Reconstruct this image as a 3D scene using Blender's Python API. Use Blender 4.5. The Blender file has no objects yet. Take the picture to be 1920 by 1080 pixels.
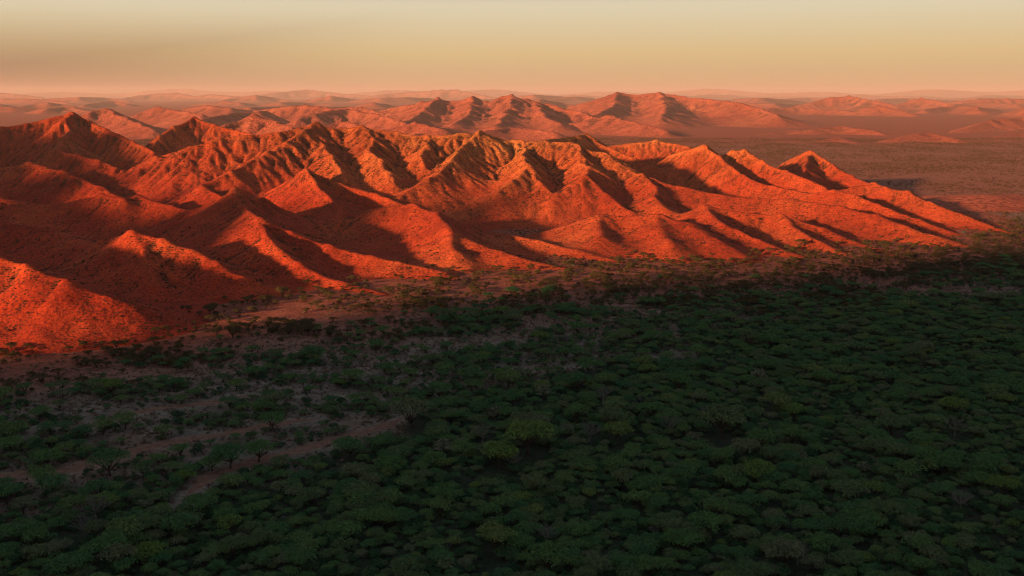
import bpy, math, random
import numpy as np
from mathutils import Vector

# ------------------------------------------------------------------ camera, sky, sun, exposure
SC = bpy.context.scene
COL = SC.collection
CAM_H = 100.0                  # metres above the plain
FPX = 1844.0                   # focal length in pixels of a 1920 wide frame
HORIZON = 176.0
PITCH = math.atan((540 - HORIZON) / FPX)
CP, SP = math.cos(PITCH), math.sin(PITCH)
cam_d = bpy.data.cameras.new('camera')
cam = bpy.data.objects.new('camera', cam_d)
COL.objects.link(cam)
cam.location = (0, 0, CAM_H)
cam.rotation_euler = (math.pi / 2 - PITCH, 0, 0)
cam_d.sensor_width = 36.0
cam_d.lens = 36.0 * FPX / 1920.0
cam_d.clip_start = 1.0
cam_d.clip_end = 120000.0
SC.camera = cam

SUN_EL = math.radians(10.0)
SUN_AZ = math.radians(232.0)   # compass bearing of the sun, clockwise from the view direction
LDIR = np.array([-math.sin(SUN_AZ), -math.cos(SUN_AZ)])     # horizontal heading of the light
NDIR = np.array([-LDIR[1], LDIR[0]])

world = bpy.data.worlds.new('World')
SC.world = world
world.use_nodes = True
wn, wl = world.node_tree.nodes, world.node_tree.links
wn.clear()
w_out = wn.new('ShaderNodeOutputWorld')
w_bg = wn.new('ShaderNodeBackground')
sky = wn.new('ShaderNodeTexSky')
sky.sky_type = 'NISHITA'
sky.sun_disc = False
sky.sun_elevation = SUN_EL
sky.sun_rotation = SUN_AZ
sky.altitude = 300
sky.air_density = 1.6
sky.dust_density = 6.0
sky.ozone_density = 1.0
w_tc = wn.new('ShaderNodeTexCoord')
w_sep = wn.new('ShaderNodeSeparateXYZ')
w_ramp = wn.new('ShaderNodeValToRGB')
wl.new(w_tc.outputs['Generated'], w_sep.inputs[0])
wl.new(w_sep.outputs['Z'], w_ramp.inputs[0])
er = w_ramp.color_ramp
stops = [(0.0, (0.26, 0.162, 0.115)), (0.012, (0.345, 0.238, 0.122)), (0.04, (0.40, 0.30, 0.148)), (0.085, (0.41, 0.37, 0.265)),
         (0.13, (0.115, 0.12, 0.118)), (0.3, (0.042, 0.052, 0.066)), (1.0, (0.094, 0.132, 0.168))]
while len(er.elements) < len(stops):
    er.elements.new(0.5)
for e, (p, c) in zip(er.elements, stops):
    e.position = p
    e.color = (*c, 1)
w_tint = wn.new('ShaderNodeMixRGB')
w_tint.blend_type = 'MIX'
w_tint.inputs[0].default_value = 0.9
w_str = wn.new('ShaderNodeMixRGB')
w_str.blend_type = 'MULTIPLY'
w_str.inputs[0].default_value = 1.0
w_str.inputs[2].default_value = (10, 10, 10, 1)
# the dusty layer is dimmer towards the bearing of the unlit hills: a broad, smooth change with azimuth
w_az = wn.new('ShaderNodeMapRange')
w_az.interpolation_type = 'SMOOTHSTEP'
w_az.inputs['From Min'].default_value = -0.62; w_az.inputs['From Max'].default_value = -0.05
wl.new(w_sep.outputs['X'], w_az.inputs['Value'])
w_el = wn.new('ShaderNodeMapRange')
w_el.interpolation_type = 'SMOOTHSTEP'
w_el.inputs['From Min'].default_value = 0.0; w_el.inputs['From Max'].default_value = 0.085
wl.new(w_sep.outputs['Z'], w_el.inputs['Value'])
w_max = wn.new('ShaderNodeMath'); w_max.operation = 'MAXIMUM'
wl.new(w_az.outputs[0], w_max.inputs[0]); wl.new(w_el.outputs[0], w_max.inputs[1])
w_dim = wn.new('ShaderNodeMixRGB')
w_dim.inputs[1].default_value = (0.40, 0.36, 0.41, 1); w_dim.inputs[2].default_value = (1, 1, 1, 1)
wl.new(w_max.outputs[0], w_dim.inputs[0])
w_mul = wn.new('ShaderNodeMixRGB'); w_mul.blend_type = 'MULTIPLY'; w_mul.inputs[0].default_value = 1.0
wl.new(w_ramp.outputs[0], w_mul.inputs[1]); wl.new(w_dim.outputs[0], w_mul.inputs[2])
wl.new(w_mul.outputs[0], w_str.inputs[1])
wl.new(sky.outputs[0], w_tint.inputs[1])
wl.new(w_str.outputs[0], w_tint.inputs[2])
wl.new(w_tint.outputs[0], w_bg.inputs[0])
w_bg.inputs[1].default_value = 0.1
wl.new(w_bg.outputs[0], w_out.inputs[0])

sun_d = bpy.data.lights.new('sun', 'SUN')
sun = bpy.data.objects.new('sun', sun_d)
COL.objects.link(sun)
sun_d.energy = 5.0
sun_d.color = (1.0, 0.58, 0.27)
sun_d.angle = math.radians(2.4)
ld = Vector((LDIR[0] * math.cos(SUN_EL), LDIR[1] * math.cos(SUN_EL), -math.sin(SUN_EL)))
sun.rotation_euler = ld.to_track_quat('-Z', 'Y').to_euler()
sun.location = (-300, -200, 600)

SC.view_settings.view_transform = 'Standard'
SC.view_settings.look = 'None'
SC.view_settings.gamma = 1.0
SC.view_settings.exposure = 0.90
SC.render.engine = 'CYCLES'
SC.cycles.max_bounces = 5
SC.cycles.diffuse_bounces = 1
SC.cycles.volume_bounces = 1
SC.cycles.transparent_max_bounces = 6
SC.cycles.use_denoising = True
SC.cycles.filter_width = 1.15

rng = np.random.default_rng(7)
random.seed(7)

# ------------------------------------------------------------------ helpers
def tag(o, label=None, cat=None, group=None, kind=None):
    if label: o['label'] = label
    if cat: o['category'] = cat
    if group: o['group'] = group
    if kind: o['kind'] = kind
    return o

def at(px, py, D):
    """the point at forward distance D that the photograph shows at pixel (px, py)"""
    u, v = (px - 960) / FPX, (540 - py) / FPX
    t = D / (CP + v * SP)
    return (u * t, D, CAM_H + (-SP + v * CP) * t)

def ground_at(px, py):
    u, v = (px - 960) / FPX, (540 - py) / FPX
    t = CAM_H / (SP - v * CP)
    return (u * t, (CP + v * SP) * t)

def to_px(X, Y, Z=0.0):
    dz = Z - CAM_H
    d = Y * CP - dz * SP
    return 960 + FPX * X / d, 540 - FPX * (Y * SP + dz * CP) / d

_perm = np.random.default_rng(11).permutation(4096).astype(np.int64)
def _hash(ix, iy, seed=0):
    return _perm[(_perm[(ix + seed * 131) & 4095] + iy) & 4095]
def perlin(x, y, seed=0):
    ix, iy = np.floor(x).astype(np.int64), np.floor(y).astype(np.int64)
    fx, fy = x - ix, y - iy
    u, v = fx * fx * fx * (fx * (fx * 6 - 15) + 10), fy * fy * fy * (fy * (fy * 6 - 15) + 10)
    def g(a, b, dx, dy):
        ang = _hash(a, b, seed) * (2 * math.pi / 4096)
        return np.cos(ang) * dx + np.sin(ang) * dy
    n00, n10 = g(ix, iy, fx, fy), g(ix + 1, iy, fx - 1, fy)
    n01, n11 = g(ix, iy + 1, fx, fy - 1), g(ix + 1, iy + 1, fx - 1, fy - 1)
    return ((n00 * (1 - u) + n10 * u) * (1 - v) + (n01 * (1 - u) + n11 * u) * v) * 1.5
def fbm(x, y, octaves=4, seed=0, gain=0.5):
    a, f, s = 1.0, 1.0, 0.0
    for o in range(octaves):
        s = s + a * perlin(x * f, y * f, seed + o)
        a *= gain; f *= 2.03
    return s
def sstep(a, b, x):
    t = np.clip((x - a) / (b - a), 0, 1)
    return t * t * (3 - 2 * t)

def plain_z(x, y):
    return 0.7 * perlin(x / 130, y / 130, 41) + 0.35 * perlin(x / 47, y / 47, 42)

# ------------------------------------------------------------------ materials
def new_mat(name):
    m = bpy.data.materials.new(name)
    m.use_nodes = True
    n, l = m.node_tree.nodes, m.node_tree.links
    b = n['Principled BSDF']
    b.inputs['Roughness'].default_value = 0.9
    b.inputs['Specular IOR Level'].default_value = 0.15
    return m, n, l, b
def noise_node(n, l, vec, scale, detail=4, rough=0.55):
    t = n.new('ShaderNodeTexNoise')
    t.inputs['Scale'].default_value = scale
    t.inputs['Detail'].default_value = detail
    t.inputs['Roughness'].default_value = rough
    l.new(vec, t.inputs['Vector'])
    return t.outputs['Fac']
def ramp_node(n, l, fac, stops):
    r = n.new('ShaderNodeValToRGB')
    while len(r.color_ramp.elements) < len(stops):
        r.color_ramp.elements.new(0.5)
    for e, (p, c) in zip(r.color_ramp.elements, stops):
        e.position = p
        e.color = (*c, 1) if len(c) == 3 else c
    l.new(fac, r.inputs[0])
    return r.outputs[0]
def mix_node(n, l, fac, a, b, mode='MIX'):
    m = n.new('ShaderNodeMixRGB')
    m.blend_type = mode
    for i, v in ((0, fac), (1, a), (2, b)):
        if isinstance(v, (int, float)): m.inputs[i].default_value = v
        elif isinstance(v, tuple): m.inputs[i].default_value = (*v, 1)
        else: l.new(v, m.inputs[i])
    return m.outputs[0]
def attr_node(n, name):
    a = n.new('ShaderNodeAttribute')
    a.attribute_name = name
    return a.outputs['Fac']

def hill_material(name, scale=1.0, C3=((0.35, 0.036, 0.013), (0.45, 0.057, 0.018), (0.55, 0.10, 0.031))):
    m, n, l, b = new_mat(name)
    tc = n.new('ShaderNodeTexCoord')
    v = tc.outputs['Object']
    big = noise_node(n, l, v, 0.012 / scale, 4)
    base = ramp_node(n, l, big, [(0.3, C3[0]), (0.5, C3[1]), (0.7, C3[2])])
    base = mix_node(n, l, attr_node(n, 'high'), base, mix_node(n, l, 1.0, base, (1.08, 2.0, 1.8), 'MULTIPLY'))  # golden sunlit tone of the upper main crest painted into the soil colour
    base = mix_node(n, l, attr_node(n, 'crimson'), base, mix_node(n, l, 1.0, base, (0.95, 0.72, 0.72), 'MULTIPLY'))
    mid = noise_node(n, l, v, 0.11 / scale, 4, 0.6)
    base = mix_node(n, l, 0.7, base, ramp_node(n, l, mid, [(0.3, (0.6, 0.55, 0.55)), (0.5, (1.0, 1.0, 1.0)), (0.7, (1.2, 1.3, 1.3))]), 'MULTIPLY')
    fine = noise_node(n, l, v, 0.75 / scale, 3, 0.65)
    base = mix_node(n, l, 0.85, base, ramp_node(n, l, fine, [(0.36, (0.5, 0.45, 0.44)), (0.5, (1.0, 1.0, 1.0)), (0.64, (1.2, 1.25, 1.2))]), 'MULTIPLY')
    vo = n.new('ShaderNodeTexVoronoi')
    vo.inputs['Scale'].default_value = 0.55 / scale
    l.new(v, vo.inputs['Vector'])
    dots = ramp_node(n, l, vo.outputs['Distance'], [(0.22, (1, 1, 1)), (0.42, (0, 0, 0))])
    patchy = ramp_node(n, l, noise_node(n, l, v, 0.05 / scale, 4, 0.6), [(0.36, (0.25, 0.25, 0.25)), (0.6, (0.95, 0.95, 0.95))])
    base = mix_node(n, l, mix_node(n, l, 1.0, dots, patchy, 'MULTIPLY'), base, (0.085, 0.024, 0.013))
    # scrub in the gullies, and their shade painted as dark lines
    gul = attr_node(n, 'gully')
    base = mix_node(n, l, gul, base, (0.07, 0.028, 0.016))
    l.new(base, b.inputs['Base Color'])
    bump = n.new('ShaderNodeBump')
    bump.inputs['Strength'].default_value = 0.75
    bump.inputs['Distance'].default_value = 0.8 * scale
    l.new(noise_node(n, l, v, 0.55 / scale, 5, 0.65), bump.inputs['Height'])
    l.new(bump.outputs[0], b.inputs['Normal'])
    return m
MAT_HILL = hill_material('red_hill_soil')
MAT_HILL_MID = hill_material('red_hill_soil_mid_hazed', 3.0, ((0.36, 0.072, 0.042), (0.42, 0.092, 0.053), (0.48, 0.12, 0.065)))  # pinker, duller soil: distance haze painted into the colour
MAT_HILL_FAR = hill_material('red_hill_soil_far_hazed', 9.0, ((0.36, 0.11, 0.085), (0.42, 0.14, 0.10), (0.48, 0.17, 0.12)))  # paler still, more haze painted into the soil colour

def ground_material():
    m, n, l, b = new_mat('dry_grass_plain')
    tc = n.new('ShaderNodeTexCoord')
    v = tc.outputs['Object']
    big = noise_node(n, l, v, 0.014, 4)
    mid = noise_node(n, l, v, 0.09, 4, 0.6)
    fine = noise_node(n, l, v, 0.9, 4, 0.7)
    grass = ramp_node(n, l, mid, [(0.3, (0.125, 0.09, 0.068)), (0.5, (0.21, 0.155, 0.12)), (0.7, (0.30, 0.225, 0.175))])
    soil = ramp_node(n, l, mid, [(0.3, (0.26, 0.054, 0.032)), (0.7, (0.43, 0.10, 0.053))])
    red = attr_node(n, 'redness')
    patch = ramp_node(n, l, big, [(0.52, (0, 0, 0)), (0.68, (0.3, 0.3, 0.3))])
    fac = mix_node(n, l, 1.0, red, patch, 'LIGHTEN')
    base = mix_node(n, l, fac, grass, soil)
    base = mix_node(n, l, attr_node(n, 'gap_shade'), base, ramp_node(n, l, mid, [(0.3, (0.012, 0.022, 0.010)), (0.7, (0.03, 0.045, 0.02))]))  # woodland floor cover painted near black to deepen the shade in canopy gaps
    base = mix_node(n, l, 0.8, base, ramp_node(n, l, fine, [(0.34, (0.45, 0.45, 0.45)), (0.5, (1, 1, 1)), (0.66, (1.3, 1.3, 1.3))]), 'MULTIPLY')
    l.new(base, b.inputs['Base Color'])
    bump = n.new('ShaderNodeBump')
    bump.inputs['Strength'].default_value = 0.8
    bump.inputs['Distance'].default_value = 0.6
    l.new(noise_node(n, l, v, 0.8, 5, 0.65), bump.inputs['Height'])
    l.new(bump.outputs[0], b.inputs['Normal'])
    return m
MAT_GROUND = ground_material()

# ------------------------------------------------------------------ terrain from ridge lines
class Range:
    def __init__(self):
        self.lines = []                       # (points Nx3, k, round)
    def ridge(self, pts, k=1.5, rnd=2.5, spurs=0.0, seed=0, world_pts=False, base=0.0):
        P = np.array([p if world_pts else at(*p) for p in pts], float)
        P[:, 2] = np.maximum(P[:, 2] - base, 0.5)
        # finer polyline with a little wander so that no crest runs dead straight
        Q = [P[0]]
        r = np.random.default_rng(1000 + seed + len(self.lines))
        for a, b in zip(P[:-1], P[1:]):
            L = np.hypot(*(b - a)[:2])
            nseg = max(1, int(L / 28))
            for i in range(1, nseg + 1):
                t = i / nseg
                q = a + (b - a) * t
                if i < nseg:
                    w = min(L * 0.05, 3.0)
                    q = q + np.array([r.normal() * w, r.normal() * w, r.normal() * 0.02 * q[2]])
                Q.append(q)
        Q = np.array(Q)
        self.lines.append((Q, k * 0.92, rnd * 0.95))
        if spurs > 0:
            seg = np.diff(Q[:, :2], axis=0)
            ln = np.hypot(seg[:, 0], seg[:, 1])
            total = ln.sum()
            hm = Q[:, 2].mean()
            step = max(9.0, hm * 0.55) / spurs
            cum = np.concatenate([[0], np.cumsum(ln)])
            s = step * r.uniform(0.2, 0.6)
            while s < total:
                i = min(np.searchsorted(cum, s) - 1, len(ln) - 1)
                t = (s - cum[i]) / max(ln[i], 1e-6)
                o = Q[i] + (Q[i + 1] - Q[i]) * t
                d = seg[i] / max(ln[i], 1e-6)
                for side in (-1, 1):
                    if o[2] < 6 or r.random() < 0.12: continue
                    nrm = np.array([-d[1], d[0]]) * side
                    dirn = nrm + d * r.normal() * 0.35
                    dirn /= np.hypot(*dirn)
                    Lg = 1.6 * k * o[2] * r.uniform(0.7, 1.05)
                    h0 = o[2] * r.uniform(0.74, 0.93)
                    pts2 = []
                    bend = r.normal() * 0.25; pw = r.uniform(1.15, 1.4)
                    for q in np.linspace(0.04, 1, 5):
                        dd = dirn + np.array([-dirn[1], dirn[0]]) * bend * q
                        hh = h0 * (1 - q) ** pw
                        pts2.append([o[0] + dd[0] * Lg * q, o[1] + dd[1] * Lg * q, max(hh, 0.4)])
                    self.lines.append((np.array(pts2), k * r.uniform(0.72, 0.95), rnd * 0.8))
                s += step * r.uniform(0.65, 1.4)

    def height(self, x0, y0, nx, ny, st, blend=1.4, n=1.6):
        xs, ys = x0 + st * np.arange(nx), y0 + st * np.arange(ny)
        acc = np.ones((ny, nx))               # exp(0)
        X, Y = np.meshgrid(xs, ys)
        # warp the plan so that straight ridge flanks become irregular
        WX = X + 4.0 * perlin(X / 60, Y / 60, 3) + 1.5 * perlin(X / 25, Y / 25, 4)
        WY = Y + 4.0 * perlin(X / 60, Y / 60, 5) + 1.5 * perlin(X / 25, Y / 25, 6)
        for Q, k, rnd in self.lines:
            for a, b in zip(Q[:-1], Q[1:]):
                hmax = max(a[2], b[2])
                R = n * k * (1 + 0.9 * math.exp(-hmax / 6.0)) * hmax + 25 + rnd
                i0 = max(0, int((min(a[0], b[0]) - R - x0) / st)); i1 = min(nx, int((max(a[0], b[0]) + R - x0) / st) + 2)
                j0 = max(0, int((min(a[1], b[1]) - R - y0) / st)); j1 = min(ny, int((max(a[1], b[1]) + R - y0) / st) + 2)
                if i1 <= i0 or j1 <= j0: continue
                px, py = WX[j0:j1, i0:i1] - a[0], WY[j0:j1, i0:i1] - a[1]
                dx, dy = b[0] - a[0], b[1] - a[1]
                L2 = dx * dx + dy * dy + 1e-9
                t = np.clip((px * dx + py * dy) / L2, 0, 1)
                d = np.hypot(px - t * dx, py - t * dy)
                d = np.sqrt(d * d + rnd * rnd) - rnd
                hr = a[2] + (b[2] - a[2]) * t
                ke = k * (1 + 0.9 * np.exp(-hr / 6.0))
                g = np.clip(1 - d / (n * ke * hr), 0, 1) ** n
                acc[j0:j1, i0:i1] += np.exp(hr * g / blend) - 1
        return X, Y, np.log(acc) * blend

def erode(X, Y, h, st, wave, amp, octaves=4, seed=0, branch=0.9):
    """gullies and rills that run down the slope and branch"""
    hs = h
    gy, gx = np.gradient(hs, st)
    for _ in range(2):
        gx = (gx + np.roll(gx, 1, 0) + np.roll(gx, -1, 0) + np.roll(gx, 1, 1) + np.roll(gx, -1, 1)) / 5
        gy = (gy + np.roll(gy, 1, 0) + np.roll(gy, -1, 0) + np.roll(gy, 1, 1) + np.roll(gy, -1, 1)) / 5
    slope = np.hypot(gx, gy)
    fade = sstep(0.06, 0.38, slope) * sstep(0.5, 6.0, h) * (0.4 + 1.0 * sstep(14, 42, h))
    conv = h - blur(h, max(2, int(round((7 / st) ** 2 / 2)))) if st < 3 else h * 0
    fade = fade * (1 - sstep(0.0, 1.0, conv))
    sel = fade > 0.003
    x, y = X[sel], Y[sel]
    sx, sy, fd = gx[sel], gy[sel], fade[sel]
    dh = np.zeros_like(x); ax = np.zeros_like(x); ay = np.zeros_like(x)
    a, f = amp, 1.0 / wave
    for o in range(octaves):
        qx, qy = sx + branch * ax, sy + branch * ay
        nrm = np.sqrt(qx * qx + qy * qy) + 0.05
        ux, uy = -qy / nrm, qx / nrm
        p, q = x * f, y * f
        ip, iq = np.floor(p).astype(np.int64), np.floor(q).astype(np.int64)
        fp, fq = p - ip, q - iq
        W = np.zeros_like(x); C = np.zeros_like(x); S = np.zeros_like(x)
        for i in range(-1, 3):
            for j in range(-1, 3):
                hx = _hash(ip + i, iq + j, seed + o * 7) / 4096.0
                hy = _hash(ip + i, iq + j, seed + o * 7 + 3) / 4096.0
                ox, oy = fp - i - hx + 0.5 - 0.5, fq - j - hy
                d2 = ox * ox + oy * oy
                w = np.exp(-2.2 * d2)
                ph = (ox * ux + oy * uy) * 2 * math.pi
                W += w; C += w * np.cos(ph); S += w * np.sin(ph)
        W += 1e-6
        c = C / W
        mag = np.minimum(1.0, 1.0)
        dh -= a * fd * (np.clip(0.55 - 0.55 * c, 0, 1) ** 2.2)
        sl = -S / W * a * f * 2 * math.pi
        ax += sl * ux; ay += sl * uy
        a *= 0.5; f *= 1.95
    out = h.copy()
    out[sel] += dh
    return out, slope

def grid_mesh(name, X, Y, Z, keep, mat, attrs=None, flip=False):
    ny, nx = X.shape
    fk = keep[:-1, :-1] | keep[1:, :-1] | keep[:-1, 1:] | keep[1:, 1:]
    jj, ii = np.nonzero(fk)
    v00 = jj * nx + ii
    quads = np.stack([v00, v00 + 1, v00 + nx + 1, v00 + nx], 1)
    used = np.zeros(nx * ny, bool); used[quads.ravel()] = True
    remap = np.cumsum(used) - 1
    quads = remap[quads]
    co = np.stack([X.ravel()[used], Y.ravel()[used], Z.ravel()[used]], 1).astype(np.float32)
    me = bpy.data.meshes.new(name)
    me.vertices.add(len(co)); me.vertices.foreach_set('co', co.ravel())
    me.loops.add(quads.size); me.loops.foreach_set('vertex_index', quads.ravel().astype(np.int32))
    me.polygons.add(len(quads))
    me.polygons.foreach_set('loop_start', np.arange(0, quads.size, 4, dtype=np.int32))
    me.polygons.foreach_set('use_smooth', np.ones(len(quads), bool))
    me.update(calc_edges=True)
    for an, av in (attrs or {}).items():
        at_ = me.attributes.new(an, 'FLOAT', 'POINT')
        at_.data.foreach_set('value', av.ravel()[used].astype(np.float32))
    me.materials.append(mat)
    o = bpy.data.objects.new(name, me)
    COL.objects.link(o)
    return o

def blur(a, n=1):
    for _ in range(n):
        p = np.pad(a, 1, mode='edge')
        a = (p[1:-1, 1:-1] * 2 + p[:-2, 1:-1] + p[2:, 1:-1] + p[1:-1, :-2] + p[1:-1, 2:]) / 6
    return a

def build_range(name, rg, st, mat, wave, amp, octaves, label, x0=None, x1=None, y0=None, y1=None, blend=1.5, seed=0, sink=0.25, apron=0.0, rills=0.0):
    pts = np.concatenate([q for q, _, _ in rg.lines])
    hm = pts[:, 2].max() * max(1.0, max(q[1] for q in rg.lines) * 0.66) + 6
    mx0, mx1 = pts[:, 0].min() - 2.8 * hm, pts[:, 0].max() + 2.8 * hm
    my0, my1 = pts[:, 1].min() - 2.8 * hm, pts[:, 1].max() + 2.8 * hm
    if x0 is None: x0, x1, y0, y1 = mx0, mx1, my0, my1
    nx, ny = int((x1 - x0) / st) + 1, int((y1 - y0) / st) + 1
    X, Y, h = rg.height(x0, y0, nx, ny, st, blend)
    if apron:
        q = max(1, int(round(8 / st)))
        hb = blur(np.maximum(h, 0)[::q, ::q], 10)
        hb = np.repeat(np.repeat(hb, q, 0), q, 1)[:ny, :nx]
        hb = blur(hb, q * 2)
        ap = np.clip(hb * apron - 0.35, 0, None)
        h = np.log(np.exp(h / blend) + np.exp(ap / blend) - 1) * blend
    h0 = h
    h, slope = erode(X, Y, h, st, wave, amp, octaves, seed)
    if rills:
        h, _ = erode(X, Y, h, st, rills, rills * 0.10, 2, seed + 40, 0.5)
    h = h + sstep(1, 10, h) * (fbm(X / (wave * 0.7), Y / (wave * 0.7), 3, 60 + seed) * amp * 0.16)
    h = np.where(h0 > 0.02, h, 0)
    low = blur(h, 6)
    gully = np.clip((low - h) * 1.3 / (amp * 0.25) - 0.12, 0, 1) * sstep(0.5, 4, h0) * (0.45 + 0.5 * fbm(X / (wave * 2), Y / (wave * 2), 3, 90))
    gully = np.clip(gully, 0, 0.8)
    Z = plain_z(X, Y) + h - sink
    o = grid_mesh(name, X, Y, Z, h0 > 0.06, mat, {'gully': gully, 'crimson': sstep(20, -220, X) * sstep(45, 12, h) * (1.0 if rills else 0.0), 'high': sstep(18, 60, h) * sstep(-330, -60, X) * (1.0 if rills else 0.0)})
    tag(o, label, None, None, 'structure')
    return o, (x0, y0, st, X, Y, h, slope, gully)

# the near red range
near = Range()
R = near.ridge
# front hill at the frame's edge, running down to the plain
R([(-140, 430, 470), (-60, 458, 450), (0, 480, 436), (60, 498, 428), (130, 527, 421), (200, 560, 416), (330, 612, 416)], 1.55, 2.5, 0.8, 1)
# second hill
R([(120, 470, 570), (200, 450, 548), (250, 436, 530), (300, 450, 520), (350, 470, 512), (400, 494, 503), (450, 520, 494), (540, 553, 486)], 1.5, 2.0, 0.7, 2)
R([(250, 436, 530), (262, 478, 505), (290, 530, 476)], 1.4, 2.0)
# third hill with two tops
R([(440, 354, 680), (455, 385, 640), (480, 411, 592), (540, 436, 582), (620, 460, 572), (700, 480, 560), (825, 508, 540)], 1.5, 1.8, 0.6, 3)
R([(480, 411, 592), (500, 445, 560), (560, 495, 530), (640, 530, 508), (725, 556, 486)], 1.45, 1.8, 0.6, 4)
R([(440, 354, 680), (390, 385, 690), (330, 400, 690)], 1.5, 2)
R([(440, 354, 680), (500, 372, 690), (540, 392, 700)], 1.5, 2)
# pyramid
R([(470, 372, 800), (540, 342, 800), (580, 317, 800), (640, 345, 790), (700, 364, 775), (748, 382, 758)], 1.4, 1.2, 0.9, 5)
R([(580, 317, 800), (600, 360, 750), (640, 415, 690)], 1.45, 1.5, 0.5, 6)
# dome
R([(700, 392, 700), (770, 383, 690), (820, 400, 668), (848, 430, 630), (900, 460, 600), (960, 482, 580), (1065, 507, 562)], 1.55, 4.5, 0.5, 7)
R([(820, 400, 668), (855, 470, 580), (880, 505, 556)], 1.5, 4)
R([(940, 436, 670), (1010, 452, 640), (1080, 470, 615), (1175, 492, 585)], 1.9, 2, 0.0, 8)
# broad front swell
R([(1070, 424, 700), (1130, 405, 690), (1240, 404, 684), (1290, 420, 664), (1335, 450, 630), (1405, 482, 594)], 1.9, 7.0, 0.5, 9)
R([(1130, 405, 690), (1120, 440, 640)], 1.9, 6)
R([(1240, 404, 684), (1250, 450, 624), (1270, 480, 596)], 1.9, 6)
# main crest
R([(300, 290, 870), (360, 274, 880), (417, 257, 895), (520, 249, 915), (590, 231, 940), (640, 243, 940), (680, 237, 940), (740, 248, 935), (800, 255, 930),
   (860, 250, 925), (900, 246, 930), (960, 264, 930), (1020, 266, 925), (1073, 268, 915), (1140, 288, 890), (1207, 326, 850), (1280, 352, 820), (1350, 366, 800),
   (1420, 372, 785), (1480, 373, 775), (1580, 386, 745), (1647, 404, 720), (1747, 440, 672), (1813, 461, 650)], 1.80, 6.4, 0.25, 10)
R([(590, 231, 940), (567, 245, 915), (500, 285, 860), (427, 322, 815), (380, 345, 790)], 1.74, 3.2, 0.7, 11)
R([(590, 231, 940), (620, 290, 860), (650, 335, 810)], 1.68, 3.2, 0.5, 12)
R([(680, 237, 940), (715, 300, 850), (735, 340, 810)], 1.68, 3.2, 0.6, 13)
R([(900, 246, 930), (853, 297, 855), (800, 335, 812), (735, 372, 775)], 1.68, 3.0, 0.6, 14)
R([(800, 255, 930), (790, 290, 870)], 1.56, 3.2, 0.4)
R([(975, 264, 930), (988, 309, 840), (960, 340, 810), (937, 355, 795)], 1.56, 3.0)
R([(988, 309, 840), (1010, 340, 815), (1040, 368, 792)], 1.50, 3.0)
R([(1090, 272, 910), (1096, 332, 815), (1060, 355, 800), (1030, 374, 785)], 1.56, 3.0)
R([(1096, 332, 815), (1140, 366, 790), (1190, 398, 755)], 1.56, 3.0, 0.4)
R([(1207, 326, 850), (1225, 370, 780), (1260, 395, 745)], 1.68, 3.2, 0.4)
R([(1020, 262, 980), (1060, 257, 1030), (1093, 251, 1060), (1140, 275, 1040), (1200, 300, 1000), (1260, 322, 960)], 1.74, 3.2, 0.6, 15)
# behind, in its own shade
R([(1150, 272, 1180), (1227, 263, 1180), (1290, 275, 1160)], 1.5, 3, 0.5, 16)
# right hand peaks
R([(1255, 290, 1010), (1320, 272, 985), (1345, 292, 960), (1400, 328, 905), (1450, 350, 870), (1520, 364, 840)], 1.4, 1.4, 0.6, 17)
R([(1350, 292, 1010), (1367, 282, 990), (1392, 279, 980), (1430, 300, 950), (1470, 320, 920), (1540, 350, 870)], 1.4, 1.6, 0.6, 18)
R([(1470, 304, 1080), (1517, 284, 1050), (1560, 309, 1010), (1600, 330, 965), (1640, 350, 920)], 1.45, 1.4, 0.7, 19)
R([(1517, 284, 1050), (1500, 330, 960), (1530, 350, 910)], 1.5, 2, 0.4)
R([(1570, 357, 850), (1597, 352, 858), (1633, 344, 862), (1660, 353, 845), (1707, 360, 830), (1747, 380, 795), (1813, 407, 760), (1900, 436, 718)], 1.55, 3, 0.5, 20)
R([(1500, 366, 830), (1570, 357, 815), (1610, 366, 800), (1647, 383, 775), (1697, 404, 748), (1780, 432, 712)], 1.5, 2.5, 0.4, 21)
R([(1290, 396, 735), (1317, 386, 722), (1380, 398, 715), (1463, 404, 708), (1540, 428, 685), (1600, 454, 662), (1680, 482, 605)], 1.55, 3, 0.5, 22)
R([(1317, 386, 722), (1350, 420, 672), (1420, 452, 640), (1500, 480, 604)], 1.6, 3, 0.4)
R([(1463, 404, 708), (1510, 440, 660), (1580, 476, 612)], 1.6, 3, 0.3)
# upper left hills
R([(-120, 262, 1010), (0, 238, 1040), (50, 232, 1050), (133, 212, 1070), (200, 242, 1030), (247, 264, 1000), (290, 285, 960)], 1.5, 2, 0.8, 23)
R([(133, 212, 1070), (110, 260, 970), (115, 283, 940)], 1.45, 2, 0.5)
R([(230, 300, 960), (300, 255, 1020), (363, 219, 1080), (400, 234, 1070), (450, 245, 1060), (500, 255, 1040)], 1.5, 2, 0.8, 24)
R([(-100, 330, 860), (0, 316, 850), (57, 305, 850), (117, 322, 830), (190, 350, 800), (240, 375, 770)], 1.6, 3, 0.7, 25)
R([(117, 283, 940), (190, 300, 900), (250, 330, 860)], 1.6, 3, 0.6, 26)
R([(-100, 380, 740), (0, 372, 740), (100, 385, 725), (193, 362, 735), (230, 372, 725), (263, 366, 735), (320, 386, 715), (380, 402, 700)], 1.6, 2.5, 0.7, 27)
R([(330, 372, 780), (383, 349, 775), (420, 368, 765)], 1.5, 2, 0.4, 28)
R([(-100, 420, 640), (0, 415, 640), (100, 430, 620), (180, 455, 590)], 1.7, 3, 0.6, 29)
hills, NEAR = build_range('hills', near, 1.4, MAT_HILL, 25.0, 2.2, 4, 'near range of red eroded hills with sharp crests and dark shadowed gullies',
                    -640, 560, 330, 1330, seed=1, apron=0.42, rills=9.0)

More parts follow.
